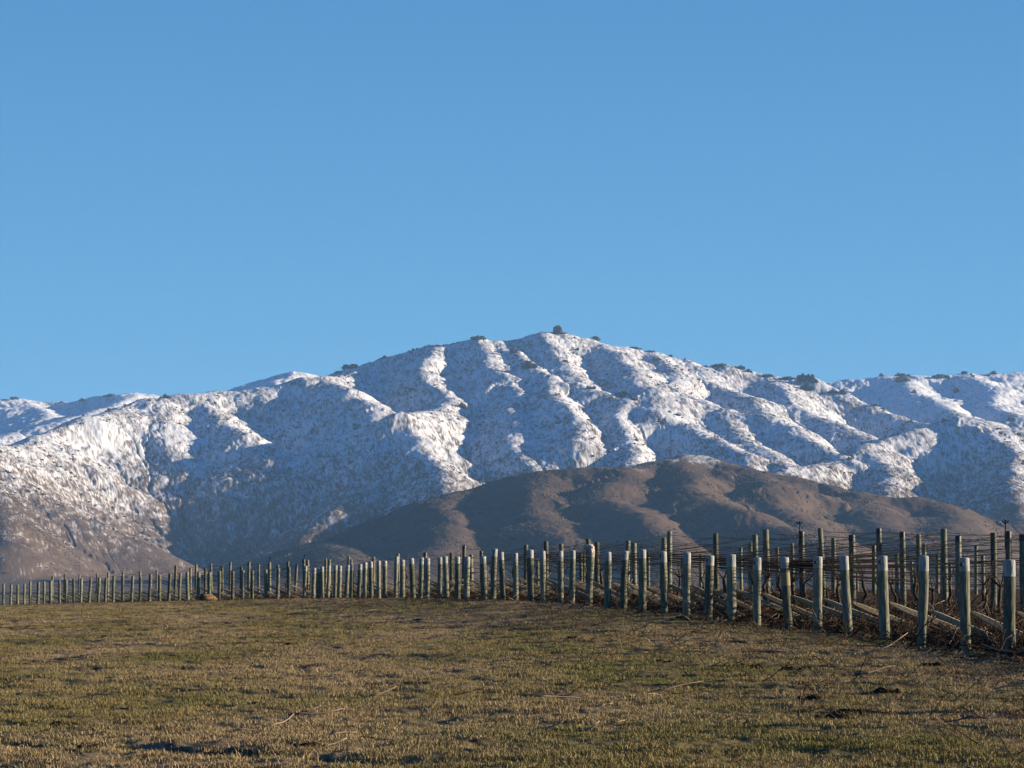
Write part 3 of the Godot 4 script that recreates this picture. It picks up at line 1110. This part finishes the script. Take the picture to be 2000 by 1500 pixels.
func build_small_things() -> void:
	var rng := RandomNumberGenerator.new()
	rng.seed = 35
	# cloth bundle on the post
	var d := table(EDGE, 1150)
	var p := at(1149, 1067, d)
	var o := thing("cloth_bundle", "crumpled pinkish beige cloth bundle hanging over a post top", "cloth", p)
	var cloth := plain(Color(0.42, 0.33, 0.28), 0.95)
	part(o, "folded_top", lump_mesh(71, Vector3(0.12, 0.065, 0.12), 0.55, 0.7, 0.1), cloth, Transform3D(Basis.IDENTITY, Vector3(0, -0.02, 0)))
	part(o, "hanging_corner", lump_mesh(72, Vector3(0.05, 0.09, 0.06), 0.5, 0.6, 0.1), cloth, Transform3D(Basis(Vector3.FORWARD, 0.3), Vector3(0.06, -0.08, 0.08)))
	# sprinklers standing on post tops
	for e in [[1566, 1039, 1020], [1968, 1039, 1017], [527, 1099, 1089], [594.5, 1093, 1085]]:
		var sd := table(LINE, e[0])
		var b := at(e[0] - (4 if e[0] > 1000 else 0), e[1] + 4, sd)
		var tip := at(e[0], e[2], sd)
		var hh := tip.y - b.y
		var s := thing("sprinkler", "thin frost sprinkler with forked head on a line post" if e[0] > 1000 else "small knob headed sprinkler on a far line post", "sprinkler", b, "sprinklers on post tops")
		var rs := begin()
		add_tube(rs, [Vector3(-0.02, -0.3, 0.06), Vector3(-0.02, 0, 0.05), Vector3(0, hh * 0.75, 0.02), Vector3(0, hh, 0)], [0.012, 0.012, 0.010, 0.010], 6)
		part(s, "riser", done(rs), wire_mat)
		if e[0] > 1000:
			for sx in [-1, 1]:
				var ar := begin()
				add_tube(ar, [Vector3(0, hh * 0.78, 0), Vector3(sx * 0.035, hh * 0.86, 0), Vector3(sx * 0.06, hh * 1.02, 0)], [0.012, 0.011, 0.014], 6)
				part(s, "arm", done(ar), wire_mat)
		part(s, "head", lump_mesh(73, Vector3(0.022, 0.022, 0.022) * (1.0 if e[0] > 1000 else 1.6), 0.1, 1.0, 0.2, 6, 8), wire_mat, Transform3D(Basis.IDENTITY, Vector3(0, hh, 0)))
	# cut log at the foot of the far posts
	var lp := at(403, 1165, 99.0)
	lp.y = ground_y(lp.x, 99.0) + 0.10
	var lg := thing("cut_log", "short cut log with dark end and orange bark lying by far posts", "log", lp)
	var ls := begin()
	add_tube(ls, [Vector3(-0.20, 0.06, 0.12), Vector3(0.05, 0.03, 0), Vector3(0.32, -0.02, -0.1), Vector3(0.46, -0.06, -0.14)], [0.17, 0.16, 0.12, 0.05], 10)
	part(lg, "trunk", done(ls), wood_material(98, Color(0.12, 0.06, 0.03), Color(0.20, 0.12, 0.06), Color(0.30, 0.19, 0.11), 1.0))
	var le := begin()
	add_tube(le, [Vector3(-0.225, 0.063, 0.13), Vector3(-0.21, 0.062, 0.124)], [0.15, 0.165], 10)
	part(lg, "sawn_end", done(le), plain(Color(0.03, 0.022, 0.018), 0.95))
	# a scrap of teal netting among the prunings
	var tp := at(1640, 1196, 41.0)
	tp.y = ground_y(tp.x, 41.0) + 0.26
	var net := thing("plastic_scrap", "torn teal plastic scrap caught in the prunings", "scrap", tp)
	part(net, "sheet", lump_mesh(75, Vector3(0.13, 0.018, 0.07), 0.9, 0.5, 0.0), plain(Color(0.03, 0.25, 0.21), 0.6))
	part(net, "torn_flap", lump_mesh(76, Vector3(0.05, 0.014, 0.05), 0.9, 0.5, 0.0), plain(Color(0.04, 0.29, 0.24), 0.6), Transform3D(Basis(Vector3.FORWARD, -0.5), Vector3(-0.13, 0.0, 0.02)))
	# single sticks lying on the grass: photo column, row, length in metres, turn
	var pale := plain(Color(0.25, 0.185, 0.12), 0.9)
	var brown := plain(Color(0.15, 0.10, 0.07), 0.95)
	var sticks := [[492, 1432, 0.30, 0.15, 0], [550, 1420, 0.32, 0.9, 0], [755, 1365, 0.40, 0.7, 1], [665, 1441, 0.22, 0.8, 0], [655, 1462, 0.20, 0.6, 0], [690, 1218, 0.9, 0.6, 1], [1098, 1367, 0.50, 0.1, 0], [1180, 1433, 0.32, 0.4, 0], [1085, 1430, 0.16, 0.1, 0], [1180, 1387, 0.16, 0.2, 0], [1290, 1362, 0.36, 0.5, 0], [1330, 1358, 0.6, 0.25, 1], [1395, 1357, 0.3, -0.7, 0], [1271, 1234, 0.5, -0.15, 0], [1242, 1284, 0.3, 0.1, 0], [1735, 1281, 0.75, 0.25, 0], [1985, 1353, 0.4, -0.2, 0], [620, 1402, 0.5, 0.15, 1], [1700, 1320, 0.7, 0.9, 1], [1895, 1418, 0.4, -0.4, 1]]
	var k := 0
	for s in sticks:
		var pt := on_ground(s[0], s[1])
		var st := thing("fallen_stick", "pale bent stick lying on the grazed grass" if s[4] == 0 else "dark brown bent stick lying on the grazed grass", "stick", pt + Vector3(0, 0.022, 0), "sticks lying on the field" if s[4] == 0 else "dark sticks lying on the field")
		st.rotation.y = s[3]
		var tm := twig_mesh(300 + k, s[2], 0.0065 + 0.003 * rng.randf(), 0.40, k % 2)
		part(st, "branch", tm, pale if s[4] == 0 else brown)
		k += 1
	# dark clods of earth and dung
	var earth := StandardMaterial3D.new()
	earth.albedo_texture = noise_texture(99, 0.05, 4, [[0.0, 0.014, 0.011, 0.008], [1.0, 0.065, 0.046, 0.030]])
	earth.uv1_triplanar = true
	earth.uv1_scale = Vector3.ONE * 4.0
	earth.roughness = 1.0
	earth.metallic_specular = 0.03
	var clods := [[501, 1375, 0.06], [528, 1386, 0.04], [711, 1446, 0.10], [690, 1434, 0.09], [608, 1458, 0.09], [115, 1420, 0.08], [190, 1462, 0.10], [565, 1262, 0.10], [818, 1211, 0.08], [1290, 1294, 0.10], [1335, 1206, 0.10], [1360, 1240, 0.13], [1640, 1405, 0.15], [1655, 1396, 0.10], [1590, 1366, 0.11], [1540, 1310, 0.12], [1480, 1305, 0.14], [1725, 1353, 0.12], [1830, 1300, 0.12], [1120, 1247, 0.11]]
	k = 0
	for c in clods:
		var pt := on_ground(c[0], c[1])
		var cl := thing("earth_clod", "low dark clod of turned earth in the grass", "clod", pt, "dark clods on the field")
		part(cl, "mound", lump_mesh(400 + k, Vector3(c[2] * 0.75, c[2] * 0.26, c[2] * 0.6), 1.1, 0.45, 0.0, 12, 18), earth)
		part(cl, "crumb", lump_mesh(450 + k, Vector3.ONE * c[2] * 0.28, 0.6, 0.8, 0.2, 6, 8), earth, Transform3D(Basis.IDENTITY, Vector3(c[2] * (1.1 if k % 2 else -1.15), 0.0, c[2] * 0.3)))
		k += 1

# where the ray through a photo pixel meets the field
func on_ground(px: float, py: float) -> Vector3:
	var lo := 8.0
	var q := Vector3.ZERO
	while lo < 140.0:
		q = at(px, py, lo)
		if q.y <= ground_y(q.x, lo):
			break
		lo *= 1.004
	q.y = ground_y(q.x, -q.z)
	return q

# ------------------------------------------------------------------ rocks on the range
const TORS := [[1161, 663, 20, 11], [935, 663, 30, 10], [685, 720, 34, 14], [660, 730, 16, 6], [322, 778, 26, 10], [1003, 691, 14, 16], [1008, 697, 10, 8], [1033, 718, 34, 18], [1127, 685, 8, 10], [1282, 705, 18, 10], [1240, 679, 26, 6], [1268, 682, 22, 6], [1405, 716, 28, 8], [1445, 722, 22, 12], [1462, 727, 14, 8], [1497, 736, 30, 8], [1540, 742, 30, 9], [1572, 745, 36, 22], [1588, 748, 18, 20], [1575, 762, 26, 14], [1628, 768, 22, 9], [1645, 771, 16, 12], [1708, 794, 12, 8], [1764, 746, 26, 22], [1785, 768, 12, 9], [1722, 735, 10, 9], [1755, 734, 14, 9], [1772, 736, 12, 7], [1837, 738, 32, 9], [1883, 731, 11, 13], [1896, 733, 6, 5], [1940, 731, 13, 11], [1928, 734, 14, 6], [1868, 767, 16, 15], [1155, 760, 16, 12], [1215, 775, 26, 18], [1238, 782, 14, 10], [1846, 824, 12, 10], [10, 782, 12, 6], [28, 780, 16, 8], [120, 787, 9, 6], [160, 783, 14, 7], [215, 775, 26, 8], [902, 798, 18, 14], [1320, 812, 16, 10], [1070, 737, 10, 6], [980, 690, 10, 6], [750, 702, 12, 6], [1310, 693, 8, 5], [1975, 822, 20, 10], [1660, 898, 14, 8], [1900, 736, 8, 6], [800, 688, 8, 5], [1118, 690, 6, 5], [1190, 760, 10, 7]]

func on_range(px: float, py: float) -> Vector3:
	var best := Vector3.ZERO
	var gap := 1e9
	var d := 4000.0
	while d < 11850.0:
		var q := at(px, py, d)
		var h := terrain_height(q.x, d)
		if h >= q.y:
			return Vector3(q.x, h, -d)
		var g := (q.y - h) / d
		if g < gap:
			gap = g
			best = Vector3(q.x, h, -d)
		d += 12.0
	return best

func tor_mesh(seed_value: int, w: float, h: float) -> ArrayMesh:
	var rng := RandomNumberGenerator.new()
	rng.seed = seed_value
	var st := begin(false)
	var count := clampi(int(w / 9.0) + 2, 3, 9)
	for i in count:
		var f := (i + 0.5) / count * 2.0 - 1.0
		var hh := h * rng.randf_range(0.45, 1.0) * (1.0 - 0.45 * absf(f))
		var sz := Vector3(w / count * rng.randf_range(0.7, 1.25), hh * 0.62, w * rng.randf_range(0.14, 0.28))
		var m := lump_mesh(seed_value * 13 + i, sz, 0.75, 0.8, 0.85, 6, 8)
		st.append_from(m, 0, Transform3D(Basis(Vector3.UP, rng.randf() * TAU) * Basis(Vector3.FORWARD, rng.randfn() * 0.15), Vector3(f * w * 0.42, hh * 0.42, rng.randfn() * w * 0.08)))
	return st.commit()

func build_rocks() -> void:
	var rock := StandardMaterial3D.new()
	rock.albedo_texture = noise_texture(120, 0.04, 5, [[0.0, 0.012, 0.011, 0.010], [0.5, 0.034, 0.030, 0.026], [0.8, 0.06, 0.054, 0.046], [1.0, 0.16, 0.15, 0.14]])
	rock.uv1_triplanar = true
	rock.uv1_scale = Vector3.ONE * 0.05
	rock.roughness = 0.95
	rock.metallic_specular = 0.1
	var k := 0
	for t in TORS:
		var p := on_range(t[0], t[1])
		var m := -p.z / FPX
		var lab := "dark jagged rock outcrop on the crest of the main snowy ridge"
		if -p.z > 9700.0:
			lab = "small dark rock outcrop on the far snow plateau behind the range"
		elif t[1] > 750 and t[0] > 1000:
			lab = "dark rock outcrop on a spur below the main snowy ridge"
		elif t[2] > 33:
			lab = "broad cluster of dark rocks on the upper snowy ridge"
		elif t[2] < 13:
			lab = "small lone dark rock poking from the upper snowfield"
		var o := thing("rock_outcrop", lab, "rock", p - Vector3(0, 1.5, 0), "rock outcrops on the snowy range")
		part(o, "boulders", tor_mesh(500 + k, t[2] * m, t[3] * m * 0.85 + 1.5), rock)
		k += 1
	# the round tower of rock on the summit
	var p := on_range(1089, 652)
	var m := -p.z / FPX
	var o := thing("summit_tor", "tall rounded dark rock tor crowning the highest summit", "rock", p - Vector3(0, 2, 0))
	part(o, "tower", lump_mesh(601, Vector3(10.0 * m, 9.0 * m, 10.0 * m), 0.30, 0.6, 0.6, 14, 20), rock, Transform3D(Basis.IDENTITY, Vector3(0, 6.5 * m, 0)))
	part(o, "cap_rock", lump_mesh(602, Vector3(6.0 * m, 3.5 * m, 6.0 * m), 0.4, 0.6, 0.4), rock, Transform3D(Basis.IDENTITY, Vector3(0.5 * m, 13.5 * m, 0)))
	part(o, "base_boulders", tor_mesh(603, 34.0 * m, 7.0 * m), rock)
	# loose boulders all over the slopes
	var rng := RandomNumberGenerator.new()
	rng.seed = 45
	var places := []
	var colours := []
	var where := noise_of(52, 420.0, 3)
	while places.size() < 4200:
		var low := places.size() > 2600
		var d := rng.randf_range(4100.0, 5400.0) if low else rng.randf_range(5900.0, 9200.0)
		var x := rng.randf_range(-0.24, 0.24) * d
		var h := terrain_height(x, d)
		if h < -20.0 or where.get_noise_2d(x, d) < (-0.1 if low else 0.05):
			continue
		var s := rng.randf_range(1.2, 4.2) * (1.6 if rng.randf() < 0.12 else 1.0) * (0.45 if low else 1.0)
		places.append(Transform3D(Basis(Vector3.UP, rng.randf() * TAU).scaled(Vector3(s * rng.randf_range(0.8, 1.6), s, s)), Vector3(x, h + s * 0.15, -d)))
		var g := rng.randf_range(0.02, 0.055)
		colours.append(Color(g, g * 0.92, g * 0.82))
	# tussock clumps that roughen the brown hills
	var clumps := []
	var shades := []
	var many := noise_of(53, 160.0, 3)
	while clumps.size() < 26000:
		var d := rng.randf_range(4050.0, 6100.0)
		var u := rng.randf_range(-0.235, 0.235)
		if d > 5450.0 and u > -0.15:
			continue
		var x := u * d
		var h := terrain_height(x, d)
		if h < -45.0 or many.get_noise_2d(x, d) + rng.randf_range(-0.35, 0.35) < -0.05:
			continue
		var s := rng.randf_range(0.7, 1.7)
		clumps.append(Transform3D(Basis(Vector3.UP, rng.randf() * TAU).scaled(Vector3(s * rng.randf_range(0.9, 1.8), s * 0.8, s)), Vector3(x, h, -d)))
		shades.append(Color(0.040, 0.029, 0.022).lerp(Color(0.13, 0.088, 0.056), rng.randf()))
	var bm := StandardMaterial3D.new()
	bm.vertex_color_use_as_albedo = true
	bm.roughness = 0.95
	scatter("tussock_clumps", "brown tussock clumps covering the bare foothills", "tussock", lump_mesh(605, Vector3.ONE, 0.5, 0.9, 0.1, 4, 6), bm, clumps, shades)
	scatter("scattered_boulders", "small dark boulders strewn over the mountain slopes", "boulders", lump_mesh(604, Vector3.ONE, 0.6, 0.9, 0.4, 6, 8), bm, places, colours)

func _ready() -> void:
	setup_light_and_camera()
	build_mountains()
	build_ground()
	build_posts()
	build_wires()
	build_vines()
	build_rocks()
	build_small_things()
	build_prunings()
	build_grass()
